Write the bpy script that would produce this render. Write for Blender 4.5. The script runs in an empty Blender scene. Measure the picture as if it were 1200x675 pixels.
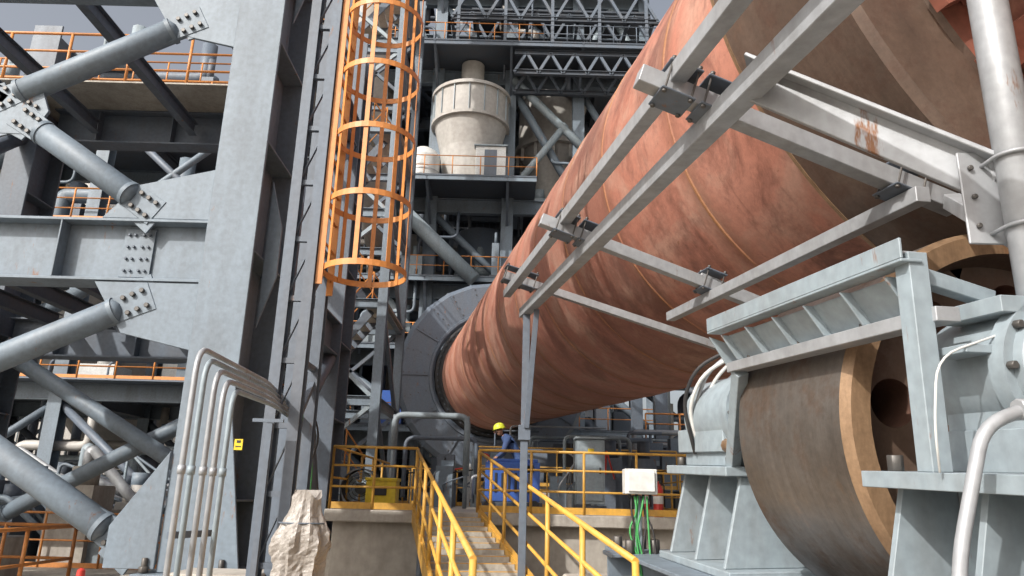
import bpy, math, random
from mathutils import Vector, Matrix
R_=random.Random(7)
V=Vector
scene=bpy.context.scene
DATUM=1.6   # levels below are measured from a datum 1.6 m above the yard
# ---------------------------------------------------------------- materials
def new_mat(name):
    m=bpy.data.materials.new(name); m.use_nodes=True
    nt=m.node_tree; b=nt.nodes['Principled BSDF']; return m,nt,b
def paint(name,col,rough=0.5,dirt=(0.13,0.10,0.075),amt=0.35,scale=1.5,metal=0.0,bump=0.05,streak=True,rust=0.0):
    m,nt,b=new_mat(name); N=nt.nodes; L=nt.links
    geo=N.new('ShaderNodeNewGeometry')
    mp=N.new('ShaderNodeMapping'); L.new(geo.outputs['Position'],mp.inputs['Vector'])
    mp.inputs['Scale'].default_value=(1,1,0.2 if streak else 1)
    n1=N.new('ShaderNodeTexNoise'); n1.inputs['Scale'].default_value=scale*1.6; n1.inputs['Detail'].default_value=6; n1.inputs['Roughness'].default_value=0.7
    L.new(mp.outputs[0],n1.inputs['Vector'])
    r=N.new('ShaderNodeValToRGB'); r.color_ramp.elements[0].position=0.42; r.color_ramp.elements[1].position=0.72
    L.new(n1.outputs['Fac'],r.inputs[0])
    ml=N.new('ShaderNodeMath'); ml.operation='MULTIPLY'; ml.inputs[1].default_value=amt; L.new(r.outputs[0],ml.inputs[0])
    mx=N.new('ShaderNodeMixRGB'); mx.inputs[1].default_value=(*col,1); mx.inputs[2].default_value=(*dirt,1); L.new(ml.outputs[0],mx.inputs[0])
    n2=N.new('ShaderNodeTexNoise'); n2.inputs['Scale'].default_value=scale*11; n2.inputs['Detail'].default_value=4
    L.new(geo.outputs['Position'],n2.inputs['Vector'])
    hs=N.new('ShaderNodeHueSaturation'); mr=N.new('ShaderNodeMapRange'); mr.inputs[1].default_value=0.3; mr.inputs[2].default_value=0.7; mr.inputs[3].default_value=0.88; mr.inputs[4].default_value=1.1
    L.new(n2.outputs['Fac'],mr.inputs[0]); L.new(mr.outputs[0],hs.inputs['Value']); L.new(mx.outputs[0],hs.inputs['Color'])
    out=hs.outputs[0]
    if rust>0:
        n3=N.new('ShaderNodeTexNoise'); n3.inputs['Scale'].default_value=4.5; n3.inputs['Detail'].default_value=6; n3.inputs['Roughness'].default_value=0.75
        L.new(mp.outputs[0],n3.inputs['Vector'])
        r3=N.new('ShaderNodeValToRGB'); r3.color_ramp.elements[0].position=0.66-rust*0.12; r3.color_ramp.elements[1].position=0.72-rust*0.1
        L.new(n3.outputs['Fac'],r3.inputs[0])
        m3=N.new('ShaderNodeMixRGB'); m3.inputs[2].default_value=(0.20,0.085,0.035,1); L.new(r3.outputs[0],m3.inputs[0]); L.new(out,m3.inputs[1]); out=m3.outputs[0]
    L.new(out,b.inputs['Base Color'])
    rr=N.new('ShaderNodeMapRange'); rr.inputs[3].default_value=rough-0.1; rr.inputs[4].default_value=min(1,rough+0.18); L.new(n1.outputs['Fac'],rr.inputs[0]); L.new(rr.outputs[0],b.inputs['Roughness'])
    b.inputs['Metallic'].default_value=metal
    if bump:
        bp=N.new('ShaderNodeBump'); bp.inputs['Strength'].default_value=bump*3; bp.inputs['Distance'].default_value=0.01
        L.new(n2.outputs['Fac'],bp.inputs['Height']); L.new(bp.outputs[0],b.inputs['Normal'])
    return m
GP=paint('grey_steel_paint',(0.165,0.205,0.245),0.5,dirt=(0.095,0.095,0.095),amt=0.45,rust=0.2)
GPL=paint('light_grey_paint',(0.265,0.315,0.345),0.45,dirt=(0.15,0.135,0.12),amt=0.45,rust=0.25)
GPD=paint('dark_grey_paint_and_shade',(0.055,0.068,0.088),0.55,amt=0.3)  # dark steel; its tone also paints in shade under decks and inside the tower
GPM=paint('mid_grey_paint_and_shade',(0.105,0.13,0.165),0.5,amt=0.3,rust=0.1)  # mid grey steel; also a darker copy painting interior shade on rear members
GALV=paint('galvanised_steel',(0.36,0.37,0.385),0.42,dirt=(0.19,0.18,0.17),amt=0.6,metal=0.25,rust=0.12)
ORG=paint('orange_paint',(0.60,0.235,0.06),0.45,dirt=(0.22,0.10,0.05),amt=0.4)
YEL=paint('yellow_paint',(0.64,0.35,0.06),0.45,dirt=(0.22,0.13,0.06),amt=0.45)
YELB=paint('bright_yellow_paint',(0.70,0.50,0.02),0.4)
BLK=paint('black_rubber_and_hole_shade',(0.02,0.02,0.022),0.6,amt=0.2)
BOLT=paint('bolt_steel',(0.10,0.095,0.09),0.45,metal=0.5)
CONC=paint('concrete',(0.40,0.365,0.32),0.85,dirt=(0.20,0.17,0.14),amt=0.7,scale=1.1,bump=0.15)
CONCD=paint('dusty_concrete',(0.38,0.345,0.30),0.9,dirt=(0.2,0.175,0.15),amt=0.7,scale=0.8,bump=0.15)
CREAM=paint('pale_duct_paint',(0.44,0.42,0.39),0.55,dirt=(0.24,0.20,0.17),amt=0.55,scale=0.4)
WHITE=paint('white_paint',(0.60,0.60,0.58),0.4,dirt=(0.35,0.31,0.27),amt=0.35)
BLUE=paint('blue_paint',(0.03,0.10,0.38),0.45,amt=0.3)
RED=paint('red_paint',(0.5,0.03,0.02),0.4,amt=0.2)
GREEN=paint('green_cable',(0.05,0.30,0.08),0.5,amt=0.2)
SKIN=paint('skin',(0.42,0.22,0.14),0.6,amt=0.1)
NAVY=paint('navy_cloth',(0.04,0.08,0.2),0.85,amt=0.3)
HIVIS=paint('helmet_yellow',(0.66,0.70,0.05),0.4,amt=0.1)
PLAST=paint('wrapping_sheet',(0.34,0.31,0.28),0.3,dirt=(0.19,0.155,0.125),amt=0.7,scale=4,bump=0.3)
TAN=paint('rusty_machined_edge',(0.30,0.19,0.11),0.45,dirt=(0.11,0.06,0.03),amt=0.85,scale=4,metal=0.3,rust=0.4)
SHELLB=paint('rusty_shell',(0.16,0.08,0.055),0.6,dirt=(0.08,0.045,0.035),amt=0.6,scale=2,streak=False)
GRATE=paint('walkway_steel',(0.42,0.385,0.33),0.75,dirt=(0.24,0.2,0.16),amt=0.7,scale=2.5)
TRED=paint('red_primer_steel',(0.30,0.105,0.07),0.6,dirt=(0.13,0.06,0.042),amt=0.7,scale=2,streak=False)

class NT:
    def __init__(s,name):
        s.m,s.nt,s.b=new_mat(name); s.N=s.nt.nodes; s.L=s.nt.links; s.tc=s.N.new('ShaderNodeTexCoord')
        sp=s.N.new('ShaderNodeSeparateXYZ'); s.L.new(s.tc.outputs['Object'],sp.inputs[0]); s.z=sp.outputs['Z']; s.x=sp.outputs['X']; s.y=sp.outputs['Y']
    def math(s,op,*a):
        n=s.N.new('ShaderNodeMath'); n.operation=op
        for i,x in enumerate(a):
            if isinstance(x,(int,float)): n.inputs[i].default_value=x
            else: s.L.new(x,n.inputs[i])
        return n.outputs[0]
    def ramp(s,f,stops):
        r=s.N.new('ShaderNodeValToRGB'); e=r.color_ramp.elements
        while len(e)<len(stops): e.new(0.5)
        for i,(p,c) in enumerate(stops): e[i].position=p; e[i].color=(*c,1)
        s.L.new(f,r.inputs[0]); return r.outputs[0]
    def noise(s,scl,vs,detail=6,rough=0.6,dist=0.0):
        mp=s.N.new('ShaderNodeMapping'); mp.inputs['Scale'].default_value=vs; s.L.new(s.tc.outputs['Object'],mp.inputs['Vector'])
        n=s.N.new('ShaderNodeTexNoise'); n.inputs['Scale'].default_value=scl; n.inputs['Detail'].default_value=detail; n.inputs['Roughness'].default_value=rough; n.inputs['Distortion'].default_value=dist
        s.L.new(mp.outputs[0],n.inputs['Vector']); return n.outputs['Fac']
    def mix(s,f,a,b_,mode='MIX'):
        x=s.N.new('ShaderNodeMixRGB'); x.blend_type=mode
        for i,y in enumerate((f,a,b_)):
            if isinstance(y,(int,float)): x.inputs[i].default_value=y
            elif isinstance(y,tuple): x.inputs[i].default_value=(*y,1)
            else: s.L.new(y,x.inputs[i])
        return x.outputs[0]
    def rng(s,f,a,b_,c,d):
        r=s.N.new('ShaderNodeMapRange')
        for i,x in enumerate((a,b_,c,d)): r.inputs[i+1].default_value=x
        s.L.new(f,r.inputs[0]); return r.outputs[0]
BW=((0,0,0),(1,1,1))
def kiln_material():
    k=NT('kiln_red_primer'); z=k.z
    big=k.noise(0.45,(1,1,0.7),5,.6); mid=k.noise(1.1,(1,1,1),8,.68,.6); fine=k.noise(16,(1,1,1),7,0.75)
    base=k.ramp(big,[(0.3,(0.33,0.122,0.078)),(0.5,(0.41,0.168,0.115)),(0.7,(0.46,0.215,0.155))])
    course=k.math('FLOOR',k.math('DIVIDE',z,2.1))
    wn=k.N.new('ShaderNodeTexWhiteNoise'); wn.noise_dimensions='1D'; k.L.new(course,wn.inputs['W'])
    base=k.mix(1.0,base,k.rng(wn.outputs['Value'],0,1,0.76,1.14),'MULTIPLY')
    base=k.mix(k.math('MULTIPLY',k.ramp(mid,[(0.47,BW[0]),(0.62,BW[1])]),0.55),base,(0.50,0.32,0.24))
    dark=k.noise(0.8,(1,1,1.3),8,.7,.4)
    # heavier maroon staining on the courses nearest the riding ring
    near=k.rng(z,5.0,15.0,0.90,0.45)
    base=k.mix(k.math('MULTIPLY',k.ramp(dark,[(0.49,BW[0]),(0.64,BW[1])]),near),base,(0.155,0.062,0.045))
    runs=k.noise(5.0,(0.12,0.12,2.4),5,0.7)
    base=k.mix(k.math('MULTIPLY',k.ramp(runs,[(0.58,BW[0]),(0.72,BW[1])]),0.42),base,(0.15,0.06,0.04))
    spots=k.noise(7.5,(1,1,1),5,.7)
    base=k.mix(k.math('MULTIPLY',k.ramp(spots,[(0.64,BW[0]),(0.70,BW[1])]),0.55),base,(0.20,0.075,0.03))
    fr=k.math('ABSOLUTE',k.math('SUBTRACT',k.math('FRACT',k.math('ADD',k.math('DIVIDE',z,2.1),0.5)),0.5))
    wob=k.math('MULTIPLY',k.math('SUBTRACT',k.noise(3,(1,1,1),5),0.5),0.12)
    halo=k.ramp(k.math('ADD',fr,wob),[(0.03,BW[1]),(0.12,BW[0])])
    base=k.mix(k.math('MULTIPLY',halo,0.45),base,(0.20,0.085,0.05))
    seam=k.ramp(k.math('ADD',fr,k.math('MULTIPLY',wob,0.18)),[(0.005,BW[1]),(0.018,BW[0])])
    base=k.mix(k.math('MULTIPLY',seam,k.rng(mid,.35,.65,.15,.85)),base,(0.36,0.155,0.05))
    base=k.mix(1.0,base,k.rng(fine,0.3,0.7,0.82,1.14),'MULTIPLY')
    k.L.new(base,k.b.inputs['Base Color']); k.L.new(k.rng(mid,.3,.7,.48,.8),k.b.inputs['Roughness'])
    bp=k.N.new('ShaderNodeBump'); bp.inputs['Strength'].default_value=0.3; bp.inputs['Distance'].default_value=0.02
    k.L.new(k.math('ADD',k.math('MULTIPLY',fine,0.4),k.math('MULTIPLY',big,2.0)),bp.inputs['Height']); k.L.new(bp.outputs[0],k.b.inputs['Normal'])
    return k.m
KILN=kiln_material()
def steel_material(name,cols,metal,rough,patch,tan):
    k=NT(name)
    a=k.noise(1.1,(1,1,1.5),7,.65,.5); c=k.noise(2.6,(1,1,1),8,.72); g=k.noise(90,(0.04,0.04,1.0),3); s_=k.noise(20,(.06,.06,1.2),4); f=k.noise(30,(1,1,1),5,.7)
    base=k.ramp(a,[(0.32,cols[0]),(0.5,cols[1]),(0.7,cols[2])])
    base=k.mix(k.math('MULTIPLY',k.ramp(c,[(0.50,BW[0]),(0.64,BW[1])]),0.75),base,patch)
    base=k.mix(k.math('MULTIPLY',k.ramp(c,[(0.30,BW[1]),(0.40,BW[0])]),0.5),base,tan)
    base=k.mix(1.0,base,k.rng(s_,.3,.7,.86,1.10),'MULTIPLY'); base=k.mix(1.0,base,k.rng(f,.3,.7,.85,1.12),'MULTIPLY')
    k.L.new(base,k.b.inputs['Base Color']); k.b.inputs['Metallic'].default_value=metal; k.L.new(k.rng(c,.35,.65,rough-.08,rough+.22),k.b.inputs['Roughness'])
    bp=k.N.new('ShaderNodeBump'); bp.inputs['Strength'].default_value=0.12; bp.inputs['Distance'].default_value=0.005; k.L.new(g,bp.inputs['Height']); k.L.new(bp.outputs[0],k.b.inputs['Normal'])
    return k.m
ROLL=steel_material('machined_rusting_steel',((0.10,0.083,0.070),(0.145,0.125,0.108),(0.20,0.182,0.168)),0.45,0.36,(0.12,0.072,0.046),(0.23,0.145,0.09))
TYRE=steel_material('brown_tyre_steel',((0.085,0.056,0.042),(0.125,0.082,0.060),(0.165,0.115,0.088)),0.15,0.5,(0.10,0.052,0.035),(0.19,0.11,0.075))

def ground_material():
    m,nt,b=new_mat('yard_ground'); N=nt.nodes; L=nt.links
    geo=N.new('ShaderNodeNewGeometry')
    n=N.new('ShaderNodeTexNoise'); n.inputs['Scale'].default_value=0.25; n.inputs['Detail'].default_value=7; L.new(geo.outputs['Position'],n.inputs['Vector'])
    r=N.new('ShaderNodeValToRGB'); r.color_ramp.elements[0].position=0.35; r.color_ramp.elements[0].color=(0.25,0.22,0.18,1); r.color_ramp.elements[1].position=0.7; r.color_ramp.elements[1].color=(0.42,0.385,0.33,1)
    L.new(n.outputs['Fac'],r.inputs[0])
    n2=N.new('ShaderNodeTexNoise'); n2.inputs['Scale'].default_value=12; n2.inputs['Detail'].default_value=6; L.new(geo.outputs['Position'],n2.inputs['Vector'])
    mx=N.new('ShaderNodeMixRGB'); mx.blend_type='OVERLAY'; mx.inputs[0].default_value=0.5; L.new(r.outputs[0],mx.inputs[1]); L.new(n2.outputs['Fac'],mx.inputs[2])
    L.new(mx.outputs[0],b.inputs['Base Color']); b.inputs['Roughness'].default_value=0.95
    bp=N.new('ShaderNodeBump'); bp.inputs['Strength'].default_value=0.5; bp.inputs['Distance'].default_value=0.03; L.new(n2.outputs['Fac'],bp.inputs['Height']); L.new(bp.outputs[0],b.inputs['Normal'])
    return m
GROUND=ground_material()

# ---------------------------------------------------------------- mesh builder
class MB:
    def __init__(s): s.v=[];s.f=[];s.m=[];s.sm=[];s.mats=[]
    def mi(s,m):
        if m not in s.mats: s.mats.append(m)
        return s.mats.index(m)
    def add(s,vs,fs,mat,smooth=False):
        o=len(s.v); i=s.mi(mat); s.v+=[V(x) for x in vs]
        for k,f in enumerate(fs):
            s.f.append([o+j for j in f]); s.m.append(i); s.sm.append(smooth[k] if isinstance(smooth,list) else smooth)
    def frame(s,p,q,up):
        a=(q-p).normalized(); up=V(up); sd=a.cross(up)
        if sd.length<1e-3: sd=a.cross(V((1,0,0)) if abs(a.x)<.9 else V((0,1,0)))
        sd.normalize(); u=sd.cross(a).normalized(); return a,sd,u
    def beam(s,p,q,w,h,mat,up=(0,0,1),os=0,ou=0):
        p=V(p);q=V(q);a,sd,u=s.frame(p,q,up); off=sd*os+u*ou; vs=[]
        for c in (p,q):
            for x,y in ((-1,-1),(1,-1),(1,1),(-1,1)): vs.append(c+off+sd*(x*w/2)+u*(y*h/2))
        s.add(vs,[(0,3,2,1),(4,5,6,7),(0,1,5,4),(1,2,6,5),(2,3,7,6),(3,0,4,7)],mat)
    def box(s,c,size,mat):
        c=V(c); s.beam(c-V((0,size[1]/2,0)),c+V((0,size[1]/2,0)),size[0],size[2],mat)
    def hbeam(s,p,q,w,h,mat,up=(0,0,1),tf=.03,tw=.02):
        s.beam(p,q,w,tf,mat,up,0,h/2-tf/2); s.beam(p,q,w,tf,mat,up,0,-h/2+tf/2); s.beam(p,q,tw,h-2*tf,mat,up)
    def angle(s,p,q,w,mat,up=(0,0,1),t=.01):
        s.beam(p,q,w,t,mat,up,0,0); s.beam(p,q,t,w-t,mat,up,-w/2+t/2,w/2)
    def tube(s,p,q,r,mat,seg=12,r2=None,cap=True):
        p=V(p);q=V(q); r2=r if r2 is None else r2
        a,sd,u=s.frame(p,q,(0,0,1)); vs=[]
        for c,rr in ((p,r),(q,r2)):
            for i in range(seg):
                t=2*math.pi*i/seg; vs.append(c+sd*(rr*math.cos(t))+u*(rr*math.sin(t)))
        fs=[(i,(i+1)%seg,seg+(i+1)%seg,seg+i) for i in range(seg)]; sm=[True]*seg
        if cap: fs+=[tuple(range(seg-1,-1,-1)),tuple(range(seg,2*seg))]; sm+=[False,False]
        s.add(vs,fs,mat,sm)
    def path(s,pts,r,mat,seg=8,fillet=0.0,closed=False):
        pts=[V(p) for p in pts]
        if fillet>0:
            out=[pts[0]]
            for i in range(1,len(pts)-1):
                a=pts[i-1]-pts[i]; b=pts[i+1]-pts[i]; k=min(fillet,a.length*.45,b.length*.45)
                A=pts[i]+a.normalized()*k; B=pts[i]+b.normalized()*k
                for j in range(6):
                    t=j/5; out.append(A*(1-t)**2+pts[i]*2*t*(1-t)+B*t*t)
            out.append(pts[-1]); pts=out
        n=len(pts); vs=[]; prev=None
        for i,p in enumerate(pts):
            if closed: tg=(pts[(i+1)%n]-pts[i-1])
            else: tg=pts[min(i+1,n-1)]-pts[max(i-1,0)]
            tg.normalize()
            if prev is None:
                sd=tg.cross(V((0,0,1)))
                if sd.length<.05: sd=tg.cross(V((1,0,0)))
            else: sd=prev-tg*prev.dot(tg)
            sd.normalize(); prev=sd; u=sd.cross(tg)
            for k in range(seg):
                t=2*math.pi*k/seg; vs.append(p+sd*(r*math.cos(t))+u*(r*math.sin(t)))
        fs=[]
        for i in range(n if closed else n-1):
            j=(i+1)%n
            for k in range(seg): fs.append((i*seg+k,i*seg+(k+1)%seg,j*seg+(k+1)%seg,j*seg+k))
        sm=[True]*len(fs)
        if not closed: fs+=[tuple(range(seg-1,-1,-1)),tuple(range((n-1)*seg,n*seg))]; sm+=[False,False]
        s.add(vs,fs,mat,sm)
    def lathe(s,o,ax,prof,mat,seg=48,smooth=True,x=None):
        o=V(o);ax=V(ax).normalized()
        sd=V(x) if x is not None else ax.cross(V((0,0,1)))
        if sd.length<.05: sd=V((1,0,0))
        sd.normalize(); u=ax.cross(sd)
        for (r1,t1),(r2,t2) in zip(prof[:-1],prof[1:]):
            vs=[]
            for r,t in ((r1,t1),(r2,t2)):
                for i in range(seg):
                    a=2*math.pi*i/seg; vs.append(o+ax*t+sd*(r*math.cos(a))+u*(r*math.sin(a)))
            fs=[(i,(i+1)%seg,seg+(i+1)%seg,seg+i) for i in range(seg)]
            s.add(vs,fs,mat,smooth)
    def plate(s,poly,n,t,mat):
        poly=[V(p) for p in poly]; n=V(n).normalized()*t/2; k=len(poly)
        vs=[p-n for p in poly]+[p+n for p in poly]
        s.add(vs,[tuple(range(k-1,-1,-1)),tuple(range(k,2*k))]+[(i,(i+1)%k,k+(i+1)%k,k+i) for i in range(k)],mat)
    def bolt(s,p,n,r=.02,h=.03,mat=None):
        p=V(p);n=V(n).normalized(); s.tube(p,p+n*h,r,mat or BOLT,6)
    def rail(s,pts,h,mat,sp=1.3,r=.022,mids=(0.5,),toe=True):
        pts=[V(p) for p in pts]
        up=V((0,0,h))
        for a,b in zip(pts[:-1],pts[1:]):
            s.tube(a+up,b+up,r,mat,8)
            for m in mids: s.tube(a+up*m,b+up*m,r*.8,mat,8)
            if toe: s.beam(a+V((0,0,.06)),b+V((0,0,.06)),.008,.1,mat)
            n=max(1,round((b-a).length/sp))
            for i in range(n+1):
                p=a.lerp(b,i/n); s.tube(p,p+up,r,mat,8)
    def obj(s,name,parent=None,bevel=0,local=None):
        vs=s.v
        if local is None:
            lo=V((min(v[i] for v in vs) for i in range(3))); hi=V((max(v[i] for v in vs) for i in range(3)))
            c=V(((lo.x+hi.x)/2,(lo.y+hi.y)/2,lo.z)); M=Matrix.Translation(c); vs=[v-c for v in vs]
        else: M=local
        me=bpy.data.meshes.new(name); me.from_pydata([tuple(v) for v in vs],[],s.f)
        for m in s.mats: me.materials.append(m)
        me.polygons.foreach_set('material_index',s.m); me.polygons.foreach_set('use_smooth',s.sm); me.update()
        o=bpy.data.objects.new(name,me); scene.collection.objects.link(o)
        o.matrix_world=Matrix.Translation((0,0,DATUM))@M
        if bevel:
            bv=o.modifiers.new('bevel','BEVEL'); bv.width=bevel; bv.segments=1; bv.limit_method='ANGLE'; bv.angle_limit=math.radians(50)
        if parent:
            mw=o.matrix_world.copy(); o.parent=parent; o.matrix_parent_inverse=parent.matrix_world.inverted(); o.matrix_world=mw
        return o
def empty(name,loc=(0,0,0)):
    e=bpy.data.objects.new(name,None); e.location=V(loc)+V((0,0,DATUM)); scene.collection.objects.link(e); bpy.context.view_layer.update(); return e

# ---------------------------------------------------------------- kiln line axes (kiln climbs ~2.7 deg away from the yard)
E1=V((.9859,.1659,.0248)).normalized(); D=V((-.1671,.9853,.0477)).normalized(); E2=(D.cross(E1)*-1).normalized()
E1=(E2.cross(D)*-1).normalized()
def K(a,b,t): return E1*a+E2*b+D*t
AX=K(4.99,3.66,0)
KM=Matrix.Translation(AX)@Matrix((( E2.x,-E1.x,D.x,0),(E2.y,-E1.y,D.y,0),(E2.z,-E1.z,D.z,0),(0,0,0,1)))
if KM.determinant()<0:
    KM=Matrix.Translation(AX)@Matrix((( E2.x,E1.x,D.x,0),(E2.y,E1.y,D.y,0),(E2.z,E1.z,D.z,0),(0,0,0,1)))
# ---------------------------------------------------------------- KILN
kiln=empty('rotary_kiln',AX)
b=MB(); prof=[(2.2,-5),(2.4,-5)]
z=-4.2
while z<33.5:
    prof+=[(2.4,z-.025),(2.409,z-.012),(2.409,z+.012),(2.4,z+.025)]; z+=2.1
prof+=[(2.4,33.9),(2.2,33.9)]
b.lathe((0,0,0),(0,0,1),prof,KILN,160)
b.obj('shell',kiln,local=KM)
TR=3.07; T0,T1=2.98,4.05
b=MB()
b.lathe((0,0,0),(0,0,1),[(TR-.04,T0),(TR,T0+.04),(TR,T1-.04),(TR-.04,T1),(2.46,T1),(2.46,T0)],TYRE,160)
b.lathe((0,0,0),(0,0,1),[(2.46,T0),(2.62,T0)],TRED,160)
b.lathe((0,0,0),(0,0,1),[(2.62,T0),(2.64,T0+.03),(2.82,T0+.03),(2.84,T0),(TR-.04,T0)],TYRE,160)
b.lathe((0,0,0),(0,0,1),[(TR-.035,T1+.004),(TR+.004,T1-.03),(TR+.004,T1-.06),(TR,T1-.06)],TAN,160)
b.obj('riding_ring',kiln,local=KM)
b=MB()
for i in range(36):
    a=2*math.pi*i/36; r=V((math.cos(a),math.sin(a),0))
    for z0,z1 in ((T1+.02,T1+.45),(T0-.45,T0-.02)):
        b.beam(r*2.45+V((0,0,z0)),r*2.45+V((0,0,z1)),.22,.09,TRED,up=r)
        zz=z0+.05 if z0>3.5 else z1-.05
        b.beam(r*2.58+V((0,0,zz-.04)),r*2.58+V((0,0,zz+.04)),.16,.2,TRED,up=r)
b.lathe((0,0,0),(0,0,1),[(2.4,2.1),(2.6,2.1),(2.6,2.16),(2.4,2.16)],TRED,128)
for i in range(36):
    a=2*math.pi*(i+.5)/36; r=V((math.cos(a),math.sin(a),0))
    b.beam(r*2.5+V((0,0,2.17)),r*2.5+V((0,0,2.45)),.02,.16,TRED,up=r)
b.lathe((0,0,0),(0,0,1),[(2.4,.55),(2.55,.55),(2.55,.6),(2.4,.6)],KILN,128)
b.obj('ring_stop_blocks',kiln,local=KM)
# inlet hood
b=MB()
seg=24
b.lathe((0,0,0),(0,0,1),[(2.75,33.2),(4.2,33.2),(4.4,33.45),(4.4,34.8),(3.6,35.2),(3.6,37.5)],GPM,seg,smooth=False)
b.lathe((0,0,0),(0,0,1),[(2.75,33.2),(2.75,34.2)],GPD,64)
for i in range(seg):
    a=2*math.pi*i/seg; r=V((math.cos(a),math.sin(a),0))
    if i%2==0: b.beam(r*3.0+V((0,0,33.17)),r*4.17+V((0,0,33.17)),.05,.06,GPM,up=(0,0,1))
    b.beam(r*4.40+V((0,0,33.5)),r*4.40+V((0,0,34.7)),.05,.08,GP,up=r)
    for q in (3.15,3.5,3.85,4.1): b.bolt(r*q+V((-r.y*.1,r.x*.1,33.2)),(0,0,-1),.03,.03)
b.lathe((0,0,0),(0,0,1),[(2.75,33.18),(2.85,33.1),(2.95,33.1),(2.98,33.19)],GPM,64)
b.obj('kiln_inlet_hood',local=KM)
b=MB()
b.lathe((0,0,0),(0,0,1),[(2.41,32.7),(2.5,32.7),(2.5,32.95),(2.62,32.95),(2.7,33.05),(2.7,34.0)],BLK,96)
for i in range(60):
    a=2*math.pi*i/60; r=V((math.cos(a),math.sin(a),0))
    b.beam(r*2.6+V((0,0,32.85)),r*2.6+V((0,0,33.1)),.08,.04,GPD,up=r)
b.obj('kiln_seal',local=KM)

# ---------------------------------------------------------------- SUPPORT ROLLER
RX,RY,RR=2.97,.167,.95
RM=Matrix.Translation(K(RX,RY,0))@KM.to_3x3().to_4x4()
def roller(name,M):
    b=MB(); A,B_=3.0,4.05
    b.lathe((0,0,0),(0,0,1),[(RR-.12,A),(RR-.025,A),(RR,A+.05)],TAN,96)
    b.lathe((0,0,0),(0,0,1),[(RR,A+.05),(RR,B_-.04),(RR-.03,B_),(.3,B_)],ROLL,128)
    b.lathe((0,0,0),(0,0,1),[(RR-.12,A),(RR-.15,A+.15)],TYRE,96)
    b.lathe((0,0,0),(0,0,1),[(.42,A+.16),(.40,A-.06),(.27,A-.08)],TYRE,96)
    b.lathe((0,0,0),(0,0,1),[(.25,1.5),(.25,A)],ROLL,48); b.lathe((0,0,0),(0,0,1),[(.25,B_),(.25,5.3),(0.01,5.3)],ROLL,48)
    nh=8; rc=.61; hr=.115; zz=A+.15
    for h in range(nh):
        a0=2*math.pi*h/nh+.18; half=math.pi/nh; n=24
        def loc(x,y,q=zz): return V((x*math.cos(a0)-y*math.sin(a0),x*math.sin(a0)+y*math.cos(a0),q))
        circ=[];outer=[]
        for k in range(n):
            t=2*math.pi*k/n; dx,dy=math.cos(t),math.sin(t); lo,hi=0,1.0
            for _ in range(30):
                md=(lo+hi)/2; px=rc+dx*md; py=dy*md; rr=math.hypot(px,py); an=math.atan2(py,px)
                if .41<rr<RR-.14 and abs(an)<half: lo=md
                else: hi=md
            circ.append(loc(rc+dx*hr,dy*hr)); outer.append(loc(rc+dx*lo,dy*lo))
        deep=[c+V((0,0,.7)) for c in circ]
        b.add(circ+outer,[(k,(k+1)%n,n+(k+1)%n,n+k) for k in range(n)],TYRE)
        b.add(circ+deep,[(k,(k+1)%n,n+(k+1)%n,n+k) for k in range(n)],SHELLB,True)
        b.add(deep,[tuple(range(n))],BLK)  # black disc paints in the darkness at the bottom of the hole
    return b.obj(name,local=M)
roller('support_roller',RM)
roller('support_roller.001',Matrix.Translation(K(7.01,RY,0))@KM.to_3x3().to_4x4())

def K_box(b,a0,a1,b0,b1,t0,t1,mat):
    b.beam(K((a0+a1)/2,(b0+b1)/2,t0),K((a0+a1)/2,(b0+b1)/2,t1),a1-a0,b1-b0,mat,up=E2)
PL=-.69
def bearing(t0,t1,x0,x1):
    b=MB(); tc=(t0+t1)/2
    K_box(b,x0,x1,-.09,-.03,t0,t1,GPL)
    K_box(b,x0-.05,x1-.06,PL,PL+.05,t0-.08,t1+.08,GPL)
    for t in (t0+.06,tc,t1-.06):
        b.plate([K(x0+.12,-.09,t),K(x1-.15,-.09,t),K(x1+.1,PL+.05,t),K(x0-.02,PL+.05,t)],D,.03,GPL)
    K_box(b,x0+.35,x0+.38,PL+.05,-.09,t0+.08,tc-.02,GPL); K_box(b,x0+.35,x0+.38,PL+.05,-.09,tc+.02,t1-.08,GPL)
    o=K(RX,RY,0)
    b.lathe(o,D,[(.01,t0+.05),(.38,t0+.05),(.42,t0+.10),(.56,t0+.16),(.61,t0+.22),(.61,t1-.2),(.56,t1-.14),(.42,t1-.1),(.38,t1-.04),(.01,t1-.04)],GPL,64)
    K_box(b,RX-.8,RX+.8,.06,.22,t0+.12,t1-.12,GPL); K_box(b,RX-.76,RX+.76,-.03,.06,t0+.16,t1-.16,GPL)
    for x in (RX-.74,RX-.66,RX+.66,RX+.74):
        for t in (t0+.25,t1-.25): b.bolt(K(x,.22,t),E2,.035,.07)
    for i in range(14):
        a=2*math.pi*i/14; p=o+E1*(.49*math.cos(a))+E2*(.49*math.sin(a))
        for t,n in ((t0+.12,-D),(t1-.12,D)): b.bolt(p+D*t,n,.024,.06)
    for x in (x0+.08,x0+.3,x1-.1):
        for t in (t0+.1,t1-.1): b.bolt(K(x,-.03,t),E2,.03,.06)
    return b
b=bearing(4.42,5.4,2.12,4.1)
def drum(b,cx,cy,t,r,L):
    o=K(cx,cy,0)
    b.lathe(o,D,[(.01,t),(r*.8,t),(r*.95,t+.04),(r*.95,t+.08),(r*1.1,t+.08),(r*1.1,t+.15),(r,t+.15),(r,t+L),(.01,t+L)],GPL,40)
    for i in range(10):
        a=2*math.pi*i/10; b.bolt(o+E1*r*1.02*math.cos(a)+E2*r*1.02*math.sin(a)+D*(t+.08),-D,.016,.03)
    b.tube(K(cx,cy,t),K(cx,cy,t-.05),.05,BOLT,12)
drum(b,2.42,.30,4.3,.27,.8)
K_box(b,2.2,2.7,-.03,.14,4.5,5.1,GPL)
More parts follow.
